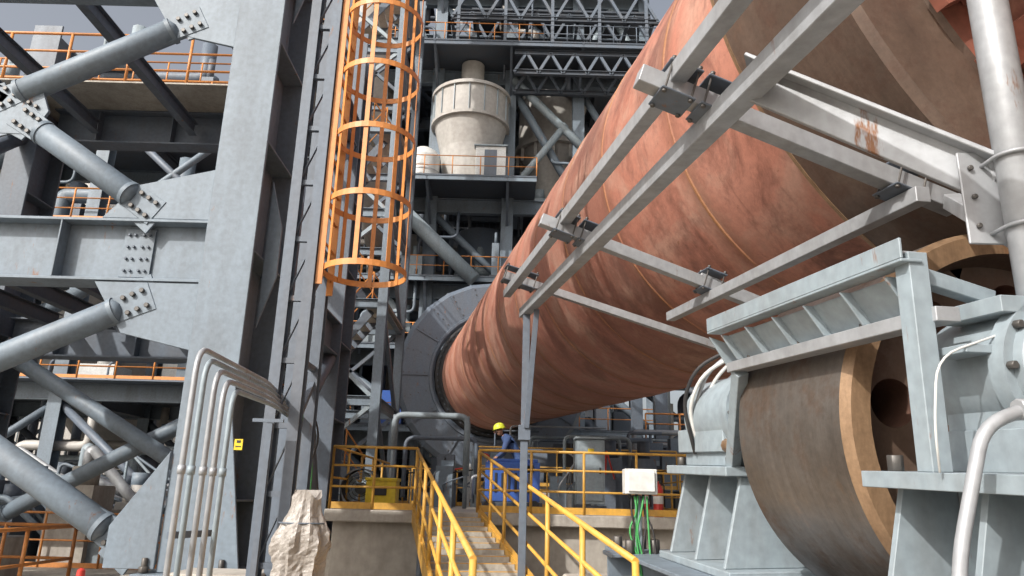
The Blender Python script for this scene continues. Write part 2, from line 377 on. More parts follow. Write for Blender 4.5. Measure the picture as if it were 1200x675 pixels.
for i,(dx,dz) in enumerate(((0,0),(.05,.03),(.1,-.02),(-.04,.05))):
    b.path([K(2.22+dx,.05,5.0),K(2.12+dx,.35+dz,4.95),K(2.16+dx,.58+dz,4.8),K(2.38,.72+dz,4.7),K(2.45+dx,.5,4.6)],.014,(WHITE,GALV,WHITE,BLK)[i],8,.12)
b.path([K(2.3,.0,4.3),K(2.22,.2,4.22),K(2.3,.42,4.25),K(2.45,.5,4.35)],.011,WHITE,8,.1)
b.tube(K(2.2,.1,4.35),K(2.2,.1,4.55),.045,TAN,10); b.tube(K(2.3,.02,4.25),K(2.46,.02,4.25),.03,TAN,10)
b.obj('bearing_housing',bevel=.006)
b=bearing(1.75,2.7,1.86,4.1)
drum(b,2.36,.33,2.12,.24,.5)
K_box(b,2.15,2.65,-.03,.12,2.12,2.62,GPL); K_box(b,2.12,2.4,.52,.58,2.2,2.5,GPL); K_box(b,2.0,2.25,.38,.41,2.25,2.45,GPL)
b.path([K(1.62,-.72,2.0),K(1.66,-.28,2.0),K(1.80,.11,2.0),K(1.96,.17,2.0),K(2.3,.16,2.02)],.021,GALV,10,.1)
b.tube(K(1.93,.165,2.0),K(2.02,.165,2.0),.033,GALV,8)
b.path([K(1.84,-.03,2.25),K(1.8,.12,2.2),K(1.88,.36,2.25),K(2.15,.45,2.25)],.005,WHITE,6,.1)
b.path([K(1.9,-.4,1.9),K(1.78,-.2,1.85),K(1.9,-.1,1.8),K(2.1,-.02,1.8)],.007,WHITE,6,.1)
b.obj('bearing_housing',bevel=.006)
b=MB()
for x in (2.02,2.95,3.95,6.0,7.2,8.4): b.hbeam(K(x,PL-.131,.8),K(x,PL-.131,6.2),.3,.26,GP,up=E2)
for t in (.9,2.8,4.2,5.9): b.hbeam(K(1.8,PL-.132,t),K(8.6,PL-.132,t),.25,.245,GP,up=E2)
for t in (1.0,1.5,3.1,3.8,5.7,6.0):
    b.bolt(K(1.92,PL,t),E2,.04,.1); b.bolt(K(2.12,PL,t),E2,.04,.1)
K_box(b,1.72,1.86,PL-.26,PL-.1,4.6,5.3,CONC)
b.obj('roller_base_frame',bevel=.004)
b=MB()
tops=[K(1.6,PL-.263,.4),K(8.9,PL-.263,.4),K(8.9,PL-.263,6.6),K(1.6,PL-.263,6.6)]
vs=[V((p.x,p.y,-1.6)) for p in tops]+tops
b.add(vs,[(3,2,1,0),(4,5,6,7),(0,1,5,4),(1,2,6,5),(2,3,7,6),(3,0,4,7)],CONC)
b.obj('kiln_pier',bevel=.02)

# roller guard
b=MB()
U=(1.885,.724);Lw=(2.0,.527); G0,G1=2.36,3.98
b.angle(K(*U,G0-.04),K(*U,G1),.09,GPL,up=E2,t=.012)
b.beam(K(U[0]+.02,U[1]-.02,G0),K(U[0]+.02,U[1]-.02,G1),.08,.014,GALV,up=E2,ou=.06)
b.beam(K(Lw[0],Lw[1],G0-.05),K(Lw[0],Lw[1],G1),.1,.055,GALV,up=E2)
dv=(E1*(Lw[0]-U[0])+E2*(Lw[1]-U[1]))
b.plate([K(U[0]+.03,U[1]-.03,G0+.08),K(U[0]+.03,U[1]-.03,G1-.1),K(Lw[0]+.02,Lw[1]+.02,G1-.1),K(Lw[0]+.02,Lw[1]+.02,G0+.08)],dv.cross(D),.008,GPL)
for i in range(6):
    t=G0+.1+i*(G1-G0-.22)/5
    b.plate([K(U[0]-.02,U[1]-.03,t),K(Lw[0]-.04,Lw[1]+.03,t),K(Lw[0]+.02,Lw[1]+.03,t),K(U[0]+.04,U[1]-.03,t)],D,.012,GPL)
b.beam(K(1.92,.76,G0+.01),K(1.92,-.03,G0+.01),.08,.08,GPL,up=D); b.beam(K(2.0,.5,G1-.06),K(2.2,-.03,G1+.5),.07,.07,GPL,up=D)
b.beam(K(1.93,.7,G0+.05),K(2.3,.62,G0+.08),.06,.06,GPL,up=E2)
for t in (2.4,2.8,3.3,3.8): b.bolt(K(Lw[0],Lw[1]+.028,t),E2,.014,.022)
b.plate([K(U[0]-.03,U[1]-.02,G1+.01),K(Lw[0],Lw[1]-.05,G1+.02),K(Lw[0]+.25,Lw[1]-.02,G1+.02),K(U[0]+.1,U[1]-.06,G1+.01)],D,.014,GPL)
b.obj('roller_guard',bevel=.003)

# ---------------------------------------------------------------- SQUARE TUBE FRAME BESIDE THE KILN
b=MB()
def sq(a,c,w,mat=GALV,up=E2): b.beam(a,c,w,w,mat,up=up)
sq(K(1.37,1.87,8.25),K(1.37,1.87,.9),.085)
sq(K(1.567,1.646,8.25),K(1.567,1.646,.9),.105)
sq(K(2.585,1.295,6.35),K(2.585,1.295,3.05),.08)
for t,w in ((8.0,.085),(5.5,.09),(3.19,.095)):
    if t>7: p,q=K(1.30,2.03,t),K(4.05,1.24,t)
    elif t>4: p,q=K(1.18,1.865,t),K(2.97,1.27,t)
    else: p,q=K(1.18,1.865,t),K(2.88,1.30,t)
    n=(q-p).normalized(); upv=D.cross(n)
    b.beam(p,q,w,w,GALV,up=upv)
    for x in (1.37,1.567,2.585):
        if t>7 and x>2: continue
        f=(x-1.18)/(2.97-1.18) if t>4 else (x-1.18)/(2.88-1.18)
        if t>7: f=(x-1.30)/2.75
        c=p.lerp(q,max(.02,min(1,f)))
        for dt in (-.08,.08):
            for k in (-1,1):
                s0=c+D*dt+n*(.07*k); b.tube(s0-upv*.12,s0+upv*.08,.007,BOLT,6)
                b.bolt(s0+upv*.06,upv,.014,.02); b.bolt(s0-upv*.13,upv,.014,.02)
        b.beam(c-D*.10-upv*.10,c+D*.10-upv*.10,.18,.012,GPM,up=upv)
        b.beam(c-D*.10+upv*.062,c+D*.10+upv*.062,.18,.010,GPM,up=upv)
b.beam(K(2.5,1.46,5.5),K(3.25,1.20,5.5),.07,.07,GALV,up=E2)
PX,PY=1.905,2.56
b.beam(K(1.58,1.70,2.85),V((PX-.03,PY+.09,1.24)),.03,.17,GALV,up=E2)
b.beam(K(1.58,1.79,2.85),V((PX-.03,PY+.09,1.33)),.17,.02,GALV,up=E2)
b.beam(K(2.8,1.30,3.12),V((PX+.10,PY+.16,1.02)),.075,.075,GALV,up=E2)
b.plate([V((PX-.17,PY+.085,.98)),V((PX+.17,PY+.085,.98)),V((PX+.17,PY+.085,1.36)),V((PX-.17,PY+.085,1.36))],(0,1,0),.012,GALV)
for sx in (-.13,.13):
    for zz in (1.05,1.17,1.29): b.bolt(V((PX+sx,PY+.078,zz)),(0,-1,0),.012,.016)
pb=K(1.567,1.60,8.05)
b.beam(pb,V((pb.x,pb.y,-1.6)),.08,.08,GPM,up=(0,1,0))
b.beam(K(1.62,1.60,7.75),V((pb.x+.02,pb.y-.06,.75)),.06,.06,GPM,up=(0,1,0))
b.beam(V((pb.x,pb.y,.62)),V((pb.x,pb.y,.78)),.13,.13,GPM,up=(0,1,0))
b.obj('square_tube_frame',bevel=.006)
b=MB()
b.tube(V((PX,PY,-.72)),V((PX,PY,4.5)),.07,GALV,32)
b.lathe(V((PX,PY,-.72)),(0,0,1),[(.01,0),(.14,0),(.14,.02),(.07,.02)],GALV,24)
for z in (1.02,1.30):
    pts=[]
    for i in range(13):
        a=math.pi+math.pi*i/12; pts.append(V((PX+.083*math.cos(a),PY+.083*math.sin(a),z)))
    pts=[pts[0]+V((0,.13,0))]+pts+[pts[-1]+V((0,.13,0))]
    b.path(pts,.008,GALV,8)
b.obj('steel_pole')

# ---------------------------------------------------------------- LEFT STEEL TOWER
def brace(b,p,q,r,mat,gus=.32,ny=-1,seg=20):
    p=V(p);q=V(q);d=(q-p).normalized(); s=V((-d.z,0,d.x))
    b.tube(p+d*gus,q-d*gus,r,mat,seg)
    for e,dd in ((p,d),(q,-d)):
        b.tube(e+dd*(gus-.06),e+dd*gus,r*.4,mat,seg,r2=r)
        b.lathe(e,dd,[(r,gus+.0),(r+.012,gus+.0),(r+.012,gus+.05),(r,gus+.05)],mat,seg)
        w=r*1.15
        b.plate([e-dd*.10-s*w,e+dd*(gus+.16)-s*w*.85,e+dd*(gus+.16)+s*w*.85,e-dd*.10+s*w],(0,1,0),.06,mat)
        b.plate([e-dd*.16-s*(w+.09),e+dd*(gus-.12)-s*(w+.05),e+dd*(gus-.12)+s*(w+.05),e-dd*.16+s*(w+.09)],(0,1,0),.03,mat)
        for i in range(3):
            for k in (-1,1):
                c=e+dd*(-.02+i*.11)+s*(k*w*.55)
                b.bolt(c+V((0,ny*.03,0)),(0,ny,0),.03,.04)
def column(b,x,y,z0,z1,w,dep,mat):
    b.hbeam(V((x,y,z0)),V((x,y,z1)),w,dep,mat,up=(0,1,0),tf=.045,tw=.03)
    z=z0+.7
    while z<z1:
        b.box((x+w/4+.008,y,z),(w/2-.016,dep-.092,.025),mat); b.box((x-w/4-.008,y,z),(w/2-.016,dep-.092,.025),mat); z+=1.35
    b.box((x,y,z0-.03),(w+.35,dep+.35,.05),mat)
    for sx in (-1,1):
        for sy in (-1,1):
            b.tube(V((x+sx*(w/2+.1),y+sy*(dep/2+.05),z0)),V((x+sx*(w/2+.1),y+sy*(dep/2+.05),z0+.14)),.03,BOLT,8)
            b.tube(V((x+sx*(w/2+.1),y+sy*(dep/2+.05),z0)),V((x+sx*(w/2+.1),y+sy*(dep/2+.05),z0+.06)),.05,BOLT,6)
tower=empty('steel_support_tower',(-6,10,-1.6))
b=MB()
cx=-3.18; TH=8.9
for x in (cx,-9.4,-15.4): column(b,x,8.4,-.78,TH,.56,1.1,GP)
for x in (cx-.1,-9.4,-15.4): column(b,x,13.3,-.78,TH,.56,.9,GPM)
for z in (2.7,6.7):
    b.plate([V((cx+.29,8.2,z-.9)),V((cx+.46,8.2,z-.3)),V((cx+.46,8.2,z+.3)),V((cx+.29,8.2,z+.9))],(0,1,0),.03,GP)
b.plate([V((cx-.29,7.83,-.75)),V((cx-.8,7.83,-.75)),V((cx-.8,7.83,-.35)),V((cx-.29,7.83,.4))],(0,1,0),.03,GP)
b.plate([V((cx+.29,7.83,-.75)),V((cx+.55,7.83,-.75)),V((cx+.29,7.83,.8))],(0,1,0),.03,GP)
b.plate([V((cx+.29,9.0,-.75)),V((cx+.75,9.0,-.75)),V((cx+.6,9.0,.6)),V((cx+.29,9.0,1.6))],(0,1,0),.03,GP)
b.beam(V((cx+.15,9.3,3.6)),V((cx+.62,10.4,-.9)),.18,.22,GPM); b.beam(V((cx+.05,12.7,-.8)),V((cx+.05,9.1,4.6)),.25,.3,GPM)
b.obj('columns',tower,bevel=.006)
b=MB()
def floor_beams(y,zs,mat,h=.76,w=.38):
    for z in zs:
        for x0,x1 in ((-9.1,cx-.30),(-15.1,-9.7)):
            b.hbeam(V((x0,y,z)),V((x1,y,z)),w,h,mat,tf=.035,tw=.025)
            x=x0+.9
            while x<x1-.5:
                b.box((x,y-w/4-.006,z),(.02,w/2-.013,h-.07),mat); x+=1.45
            xs=x1-.95
            b.box((xs,y-.028,z),(.36,.03,h-.16),mat)
            for i in range(4):
                for sx in (-.12,-.05,.05,.12): b.bolt(V((xs+sx,y-.043,z-.22+i*.147)),(0,-1,0),.018,.03,GPM)
floor_beams(8.35,(2.69,6.62),GP); floor_beams(13.3,(2.62,6.85),GPM,.7)
for x in (cx,-9.4,-15.4):
    for z in (2.66,6.7): b.hbeam(V((x,8.96,z)),V((x,12.84,z)),.3,.6,GPM,tf=.03,tw=.02)
for i in range(5): b.hbeam(V((-8.2+i*1.0,8.55,2.9)),V((-8.2+i*1.0,13.1,2.9)),.15,.25,GPD,tf=.012,tw=.01)
for i in range(3): b.hbeam(V((-8.2+i*1.9,8.55,6.8)),V((-8.2+i*1.9,13.1,6.8)),.15,.25,GPM,tf=.012,tw=.01)
b.obj('floor_beams',tower,bevel=.004)
b=MB(); y=8.2
brace(b,(-6.45,y,4.55),(-4.12,y,5.80),.15,GP); brace(b,(-6.05,y,4.35),(-4.3,y,3.2),.15,GP)
brace(b,(-6.6,y,.95),(-4.2,y,2.1),.15,GP); brace(b,(-6.6,y,1.0),(-3.95,y,-.55),.15,GP)
brace(b,(-6.45,y,4.55),(-8.9,y,6.0),.15,GP); brace(b,(-6.45,y,4.3),(-8.9,y,3.2),.15,GP)
brace(b,(-6.6,y,.95),(-8.9,y,2.1),.15,GP); brace(b,(-6.6,y,.9),(-8.9,y,-.5),.15,GP)
for zc in (4.45,.95):
    b.plate([V((-6.9,y,zc-.3)),V((-5.9,y,zc-.32)),V((-5.75,y,zc)),V((-5.9,y,zc+.34)),V((-6.9,y,zc+.3))],(0,1,0),.045,GP)
    for i in range(4): b.bolt(V((-6.2+.1*i,y-.02,zc+.2-.05*i)),(0,-1,0),.026,.04)
b.plate([V((-4.85,y,3.08)),V((-3.5,y,3.08)),V((-3.5,y,3.75)),V((-4.5,y,3.5))],(0,1,0),.04,GP)
b.plate([V((-4.8,y,2.30)),V((-3.5,y,2.30)),V((-3.5,y,1.5)),V((-4.4,y,1.7))],(0,1,0),.04,GP)
b.plate([V((-4.8,y,6.23)),V((-3.5,y,6.23)),V((-3.5,y,5.4)),V((-4.4,y,5.6))],(0,1,0),.04,GP)
y=13.3
for x0,x1 in ((-9.0,-3.8),(-15,-9.8)):
    for z0,z1 in ((-.6,2.3),(3.0,6.5)):
        for (a,c) in (((x0,y,z0),(x1,y,z1)),((x0,y,z1),(x1,y,z0))): 
            a=V(a);c=V(c); off=V((0,.2 if a.z<c.z else -.2,0)); brace(b,a+off,c+off,.14,GP)
for x in (cx,-9.4):
    for z0,z1 in ((-.6,2.3),(3.0,6.4)):
        b.tube(V((x,9.0,z0)),V((x,12.8,z1)),.13,GPM,16)
b.obj('braces',tower,bevel=.004)
b=MB()
b.box((-9.4,12.9,7.22),(12.2,1.6,.03),GRATE)
b.rail([V((-15.4,12.3,7.24)),V((-3.9,12.3,7.24))],1.1,ORG,1.1,.028,(.33,.66))
b.rail([V((-15.4,13.9,7.24)),V((-3.9,13.9,7.24))],1.1,ORG,1.3,.024)
b.obj('walkway',tower)
b=MB()
for x in (cx,-9.4,-15.4):
    for yy in (8.4,13.3): b.box((x,yy,-1.22),(1.5,1.9,.76),CONC)
b.obj('plinths',tower,bevel=.02)
b=MB(); b.box((cx+.40,7.805,.48),(.085,.012,.11),YELB); b.box((cx+.40,7.797,.51),(.04,.004,.025),BLK); b.box((cx+.40,7.797,.46),(.055,.004,.010),BLK); b.obj('warning_sign')

# ---------------------------------------------------------------- LADDER WITH CAGE
b=MB(); lx,ly=-1.47,7.05; rr=.41; LT=7.0
z=2.13; zs=[]
while z<LT: zs.append(z); z+=.72
n=36
for z in zs:
    vs=[]
    for i in range(n):
        a=2*math.pi*i/n; rd=V((math.cos(a),math.sin(a),0)); p=V((lx,ly,z))+rd*rr
        vs+=[p-rd*.004-V((0,0,.03)),p+rd*.004-V((0,0,.03)),p+rd*.004+V((0,0,.03)),p-rd*.004+V((0,0,.03))]
    b.add(vs,[(4*i+k,4*((i+1)%n)+k,4*((i+1)%n)+(k+1)%4,4*i+(k+1)%4) for i in range(n) for k in range(4)],ORG)
for i in range(7):
    a=-math.pi*.78+i*math.pi*1.56/6
    p=V((lx+(rr-.012)*math.cos(a),ly+(rr-.012)*math.sin(a),0)); b.beam(p+V((0,0,2.1)),p+V((0,0,LT)),.045,.006,ORG,up=V((math.cos(a),math.sin(a),0)))
for s_ in (-.22,.22): b.beam(V((lx-rr+.02,ly+s_,1.95)),V((lx-rr+.02,ly+s_,LT)),.018,.065,ORG,up=(1,0,0))
z=2.1
while z<LT: b.tube(V((lx-rr+.02,ly-.22,z)),V((lx-rr+.02,ly+.22,z)),.013,ORG,8); z+=.3
b.obj('caged_ladder')
b=MB()
for x in (-2.17,-1.95):
    for yy in (6.85,7.35): b.hbeam(V((x,yy,-1.6)),V((x,yy,LT+.3)),.1,.12,GPM,up=(0,1,0),tf=.01,tw=.008)
z=-1.2;k=0
while z<LT:
    b.beam(V((-2.17,6.85,z)),V((-1.95,6.85,z)),.05,.05,GPM); b.beam(V((-1.95,6.85,z)),V((-1.95,7.35,z+(.5 if k%2 else 0))),.05,.05,GPM)
    b.beam(V((-2.17,7.35,z)),V((-1.95,7.35,z)),.05,.05,GPM)
    b.beam(V((-2.17,6.86,z)),V((-1.95,6.86,z+.6)),.04,.01,GPM); z+=.6;k+=1
b.obj('ladder_mast')

# ---------------------------------------------------------------- LATTICE STAIR TOWER
b=MB(); X0,X1,Y0,Y1=-5.6,-3.05,17,20
for x in (X0,X1):
    for y in (Y0,Y1): b.hbeam(V((x,y,-1.6)),V((x,y,15)),.22,.22,GP,up=(0,1,0),tf=.02,tw=.015)
z=-.2;k=0
while z<14:
    for y in (Y0,Y1):
        b.hbeam(V((X0,y,z)),V((X1,y,z)),.14,.22,GP,tf=.012,tw=.01)
        if y==Y0:
            b.beam(V((X0 if k%2==0 else X1,y,z)),V((X1 if k%2==0 else X0,y,z+2.3)),.09,.09,GPL)
        else: b.beam(V((X0,y,z+2.3)),V((X1,y,z)),.09,.09,GPM); b.beam(V((X0,y,z)),V((X1,y,z+2.3)),.09,.09,GPM)
    for x in (X0,X1):
        b.hbeam(V((x,Y0,z)),V((x,Y1,z)),.14,.22,GP,tf=.012,tw=.01); b.beam(V((x,Y0,z+2.3)),V((x,Y1,z)),.09,.09,GPM)
    a,c=(X0+.4,X1-.4) if k%2 else (X1-.4,X0+.4)
    yy=Y0+.7 if k%2 else Y0+1.8
    b.beam(V((a,yy,z)),V((c,yy,z+2.3)),.04,.2,GPM); b.beam(V((a,yy+.8,z)),V((c,yy+.8,z+2.3)),.04,.2,GPM)
    for i in range(10):
        f=(i+.5)/10; p=V((a,yy+.4,z)).lerp(V((c,yy+.4,z+2.3)),f); b.box(p,(.22,.78,.03),GRATE)
    b.rail([V((a,yy,z)),V((c,yy,z+2.3))],1.0,ORG,1.0,.02,toe=False)
    b.box(((X0+.2) if k%2 else (X1-.2),Y0+1.5,z+.02),(.6,2.6,.03),GRATE)
    z+=2.3;k+=1
b.obj('stair_tower')

# ---------------------------------------------------------------- PREHEATER TOWER
ph=empty('preheater_tower',(0,48,-1.6))
colx=(-16,-9.5,-4.9,-.4,3.8,8); coly=(41,47,54); PV=17.2; lev=(-1.2,3.6,8.0,11.9,PV,25.8,31.5); RT=8.3; LT_=-16
b=MB()
for x in colx:
    for y in coly: b.hbeam(V((x,y,-1.6)),V((x,y,36)),.7,.7,GP if y==41 else GPM,up=(0,1,0),tf=.05,tw=.04)  # rear rows take the darker tone, interior shade put into the colour
b.obj('columns',ph)
b=MB()
for z in lev[1:]+(21.5,28.6):
    for y in coly:
        if z==21.5 and y==41: continue
        b.hbeam(V((LT_,y,z-.5)),V((RT,y,z-.5)),.4,.9 if z not in (21.5,28.6) else .5,GP if y==41 else GPM,tf=.05,tw=.03)
    for x in colx: b.hbeam(V((x,coly[0],z-.5)),V((x,coly[-1],z-.5)),.4,.7,GPD,tf=.05,tw=.03)
    if z in (21.5,28.6): continue
    x=LT_+1.2
    while x<RT: b.hbeam(V((x,41.3,z-.25)),V((x,54,z-.25)),.2,.35,GPD,tf=.03,tw=.02); x+=2
b.obj('floor_beams',ph)
b=MB()
for li,z in enumerate(lev):
    if li==0: continue
    fy=37.6 if z in (PV,25.8) else 39.4
    b.box((-11,47.3,z+.03),(9.4,15.4,.06),GPD); b.box((4.4,49,z+.03),(7.6,11,.06),GPD)
    if li%2==0: b.box((-2.9,50,z+.03),(6.8,8,.06),GPD)
    x1=RT if z!=PV else 1.2
    b.box(((LT_+x1)/2,(fy+41)/2,z+.03),(x1-LT_,41-fy,.06),GPD)
    xr=x1 if z<20 else (1.5 if z<30 else -2)
    b.rail([V((LT_,fy+.1,z+.06)),V((xr,fy+.1,z+.06))],1.15,ORG,1.5,.03,(.5,),toe=False)
    if xr<x1: b.rail([V((xr,fy+.1,z+.06)),V((x1,fy+.1,z+.06))],1.15,GPM,1.5,.03,(.5,),toe=False)
    for x in colx:
        if x<x1: b.beam(V((x,40.8,z-1.8)),V((x,fy+.2,z-.15)),.14,.14,GPM); b.hbeam(V((x,fy,z-.16)),V((x,41,z-.16)),.15,.25,GPM,tf=.02,tw=.02)
    b.hbeam(V((LT_,fy+.05,z-.14)),V((x1,fy+.05,z-.14)),.12,.28,GP if z<20 else GPM,tf=.02,tw=.02)
b.obj('decks',ph)
b=MB()
for i,(x0,x1) in enumerate(zip(colx[:-1],colx[1:])):
    for j,(z0,z1) in enumerate(zip(lev[:-1],lev[1:])):
        y=41; xm=(x0+x1)/2
        if i==2 and 15<z0<25: continue
        if (i+j)%3==0:
            b.tube(V((x0,y,z0+.1)),V((xm,y,z1-.9)),.24,GPL,12); b.tube(V((x1,y,z0+.1)),V((xm,y,z1-.9)),.24,GPL,12)
        elif (i+j)%3==1: b.tube(V((x1,y,z0+.1)),V((x0,y,z1-.9)),.26,GP,12)
        else: b.tube(V((x0,y,z1-.9)),V((x1,y,z0+.1)),.22,GP,12); 
        b.tube(V((x0,54,z0)),V((x1,54,z1-.9)),.2,GPM,10); b.tube(V((x1,47,z0)),V((x0,47,z1-.9)),.2,GPM,10)
b.tube(V((-6.3,39,15.6)),V((-2.1,39,11.6)),.42,GPL,16)
b.tube(V((-.2,40.5,25.0)),V((5.0,40.5,19.5)),.26,GPL,12); b.tube(V((-.2,40.5,17.6)),V((3.0,40.5,22.0)),.22,GPL,12)
b.obj('braces',ph)
b=MB()
def cyclone(x,y,z,r,h,mat=CREAM):
    b.lathe(V((x,y,z)),(0,0,1),[(.35*r,-h*.5),(.35*r,-h*.28),(.95*r,h*.35),(1.1*r,h*.35),(1.1*r,h*.4),(r,h*.4),(r,h*.92),(1.06*r,h*.92),(1.06*r,h*.97),(.9*r,h),(.55*r,h*1.06),(.55*r,h*1.3)],mat,40)
    for i in range(12):
        a=2*math.pi*i/12; b.beam(V((x+1.02*r*math.cos(a),y+1.02*r*math.sin(a),z+h*.2)),V((x+1.02*r*math.cos(a),y+1.02*r*math.sin(a),z+h*.35)),.05,.2,mat)
ZB=PV+.1
b.lathe(V((-2.75,40.2,ZB)),(0,0,1),[(1.2,0),(1.45,.2),(1.75,2.4),(2.15,4.0),(2.35,4.0),(2.35,4.2),(2.25,4.2),(2.25,5.9),(2.38,5.9),(2.38,6.1),(1.9,6.4),(.7,6.7),(.7,8.4)],CREAM,48)
for i in range(16):
    a=2*math.pi*i/16; b.beam(V((-2.75+2.27*math.cos(a),40.2+2.27*math.sin(a),ZB+4.2)),V((-2.75+2.27*math.cos(a),40.2+2.27*math.sin(a),ZB+5.9)),.04,.12,GPL,up=V((math.cos(a),math.sin(a),0)))
cyclone(-11,44,23,2.6,7); cyclone(2.4,45,20,2.2,6); cyclone(-7,46,8.5,2.3,6,CREAM); cyclone(6,46,14,2.2,6); cyclone(-12.5,43,13,2.2,6); cyclone(1.5,44,6.5,1.9,5)
b.obj('cyclones',ph)
b=MB()
b.lathe(V((-5.3,39.0,PV+.08)),(0,0,1),[(.01,0),(.95,0),(.95,1.5),(.8,1.85),(.45,2.1),(.01,2.15)],WHITE,32); b.lathe(V((-5.3,39.0,PV+.1)),(0,0,1),[(.98,.5),(.98,.56)],GALV,32)
b.box((-1.4,38.6,PV+1.08),(1.7,.8,2.0),WHITE); b.box((-1.4,38.19,PV+1.08),(.7,.02,1.6),GPM); b.box((-1.4,38.6,PV+2.14),(1.9,1.0,.08),GPL)
b.obj('tank_and_cabinet',ph)
b=MB()
b.path([V((-1.0,38.2,5.4)),V((-1.6,43,6.0)),V((-2,44,10)),V((-2,44,16))],1.5,GPM,20,2)
b.path([V((-7.3,31,34)),V((-7.3,31,19.5)),V((-7.6,36,16)),V((-7.6,42,14))],1.05,CREAM,24,2.2)
for z in (21,23.5,26,28.5,31): b.lathe(V((-7.3,31,z)),(0,0,1),[(1.05,0),(1.2,0),(1.2,.12),(1.05,.12)],CREAM,24)
for i in range(130):
    x=R_.uniform(-16,5); y=R_.uniform(40,46); z=R_.choice(lev[1:])+R_.uniform(.3,3); r=R_.choice((.06,.09,.14,.2,.3)); m=R_.choice((GPM,GPL,GP,CREAM,GP,GPM,GPM,GPD))
    L_=R_.uniform(1,3); dx=R_.choice((-1,1))
    b.path([V((x,y,z-R_.uniform(1,4))),V((x,y,z)),V((x+dx*L_,y,z)),V((x+dx*L_,y+R_.uniform(-.5,2),z+R_.uniform(1,4)))],r,m,8,.4)
for i in range(150):
    z=R_.choice(lev[1:])+.06; x=R_.uniform(-16,RT-.6); y=R_.uniform(39.8,48); w=R_.uniform(.4,1.6); h=R_.uniform(.5,2.0)
    if abs(z-PV-.06)<.1 and -6.6<x<0: continue
    m=R_.choice((GPM,GPL,WHITE,CREAM,GP,GPD,GPD,BLUE if R_.random()<.15 else GPM))
    b.box((x,y,z+h/2+.15),(w,w*.8,h),m); b.box((x,y,z+.07),(w+.2,w*.8+.2,.14),GPD); b.tube(V((x,y,z+h+.15)),V((x,y,z+h+.15+R_.uniform(.2,1))),w*.2,m,12)
b.obj('ducts_and_equipment',ph)
b=MB()
for z0,z1,x0,x1 in ((3.6,7.5,-16,-8),(11.9,16.5,0.5,8),(PV,25,-16,8),(25.8,31,-16,8),(-1.2,3.0,-9,8),(3.6,7.5,-2,8),(11.9,16.5,-16,-9),(31.5,35,-16,-3)):
    b.box(((x0+x1)/2,55,(z0+z1)/2),(x1-x0-.1,.1,z1-z0),GPD)  # added dark sheets, colour stands in for the shaded tower interior
    x=x0+.1
    while x<x1: b.box((x,54.93,(z0+z1)/2),(.08,.06,z1-z0),GPM); x+=.5
# open trusses of the upper levels
for y in (38.0,40.2):
    for za,zb,xa in ((24.0,25.3,-.2),(27.6,29.6,-4)):
        nb=6; dx=(RT-xa)/nb
        for z in (za,zb): b.hbeam(V((xa,y,z)),V((RT,y,z)),.25,.3,GPD)
        for i in range(nb): b.beam(V((xa+i*dx,y,za)),V((xa+(i+.5)*dx,y,zb)),.16,.16,GPM); b.beam(V((xa+(i+.5)*dx,y,zb)),V((xa+(i+1)*dx,y,za)),.16,.16,GPM)
for i in range(9): b.hbeam(V((-4+i*1.5,38,27.6)),V((-4+i*1.5,41,27.6)),.15,.3,GPD)
for i in range(5): b.beam(V((-3.6+i*2.8,38,25.9)),V((-3.6+i*2.8,38,31.4)),.18,.18,GPM)
b.box((2.5,42,29.9),(11,3.6,.08),GPD)
b.obj('shade_backing_and_truss',ph)

# ---------------------------------------------------------------- OTHER STEELWORK
def frame_building(name,X,Y,Z,mat,mat2,seed,cnt=60):
    r=random.Random(seed); e=empty(name,(sum(X)/len(X),Y[0],-1.6)); b=MB()
    for x in X:
        for y in Y: b.hbeam(V((x,y,-1.6)),V((x,y,Z[-1]+1)),.45,.45,mat,up=(0,1,0),tf=.03,tw=.02)
    for z in Z:
        for y in Y: b.hbeam(V((X[0],y,z)),V((X[-1],y,z)),.3,.55,mat,tf=.03,tw=.02)
        for x in X: b.hbeam(V((x,Y[0],z)),V((x,Y[-1],z)),.3,.5,mat2,tf=.03,tw=.02)
        b.box(((X[0]+X[-1])/2,(Y[0]+Y[-1])/2,z+.31),(X[-1]-X[0]+1.5,Y[-1]-Y[0]+1.8,.05),GPM)
        b.rail([V((X[0]-.7,Y[0]-.85,z+.34)),V((X[-1]+.7,Y[0]-.85,z+.34)),V((X[-1]+.7,Y[-1]+.8,z+.34))],1.1,ORG,1.2,.03,(.35,.68))
    zs=[-1.6]+list(Z)
    for i,(x0,x1) in enumerate(zip(X[:-1],X[1:])):
        for j,(z0,z1) in enumerate(zip(zs[:-1],zs[1:])):
            for y in Y:
                if r.random()<.6: b.tube(V((x0,y,z0+.2)),V((x1,y,z1-.3)),.13,mat,10)
                if r.random()<.6: b.tube(V((x1,y,z0+.2)),V((x0,y,z1-.3)),.13,mat2,10)
    b.obj('frame',e); b=MB()
    for i in range(cnt):
        z=r.choice(zs)+.35; x=r.uniform(X[0],X[-1]); y=r.uniform(Y[0]+.3,Y[-1]); w=r.uniform(.4,1.6); h=r.uniform(.5,2)
        m=r.choice((GPM,GPL,WHITE,CREAM,GP,GPM)); b.box((x,y,z+h/2),(w,w,h),m); b.tube(V((x,y,z+h)),V((x,y,z+h+r.uniform(.2,1.5))),w*.25,m,12)
        x=r.uniform(X[0],X[-1]-3); z+=r.uniform(1,3); y=r.uniform(Y[0],Y[-1]); L_=r.uniform(2,5)
        b.path([V((x,y,z-2)),V((x,y,z)),V((x+L_,y,z)),V((x+L_,y,z+1.5))],r.choice((.06,.1,.16,.3)),r.choice((GPL,CREAM,GP,GPM)),8,.3)
    b.obj('equipment',e)
frame_building('process_building',[-32,-26,-20,-14.5,-9.5],[24,30],[3.0,8.3,13.2],GP,GPM,3,80)
frame_building('conveyor_building',[-50,-42,-34,-26,-18],[48,56],[5,11,17],GP,GPM,5)
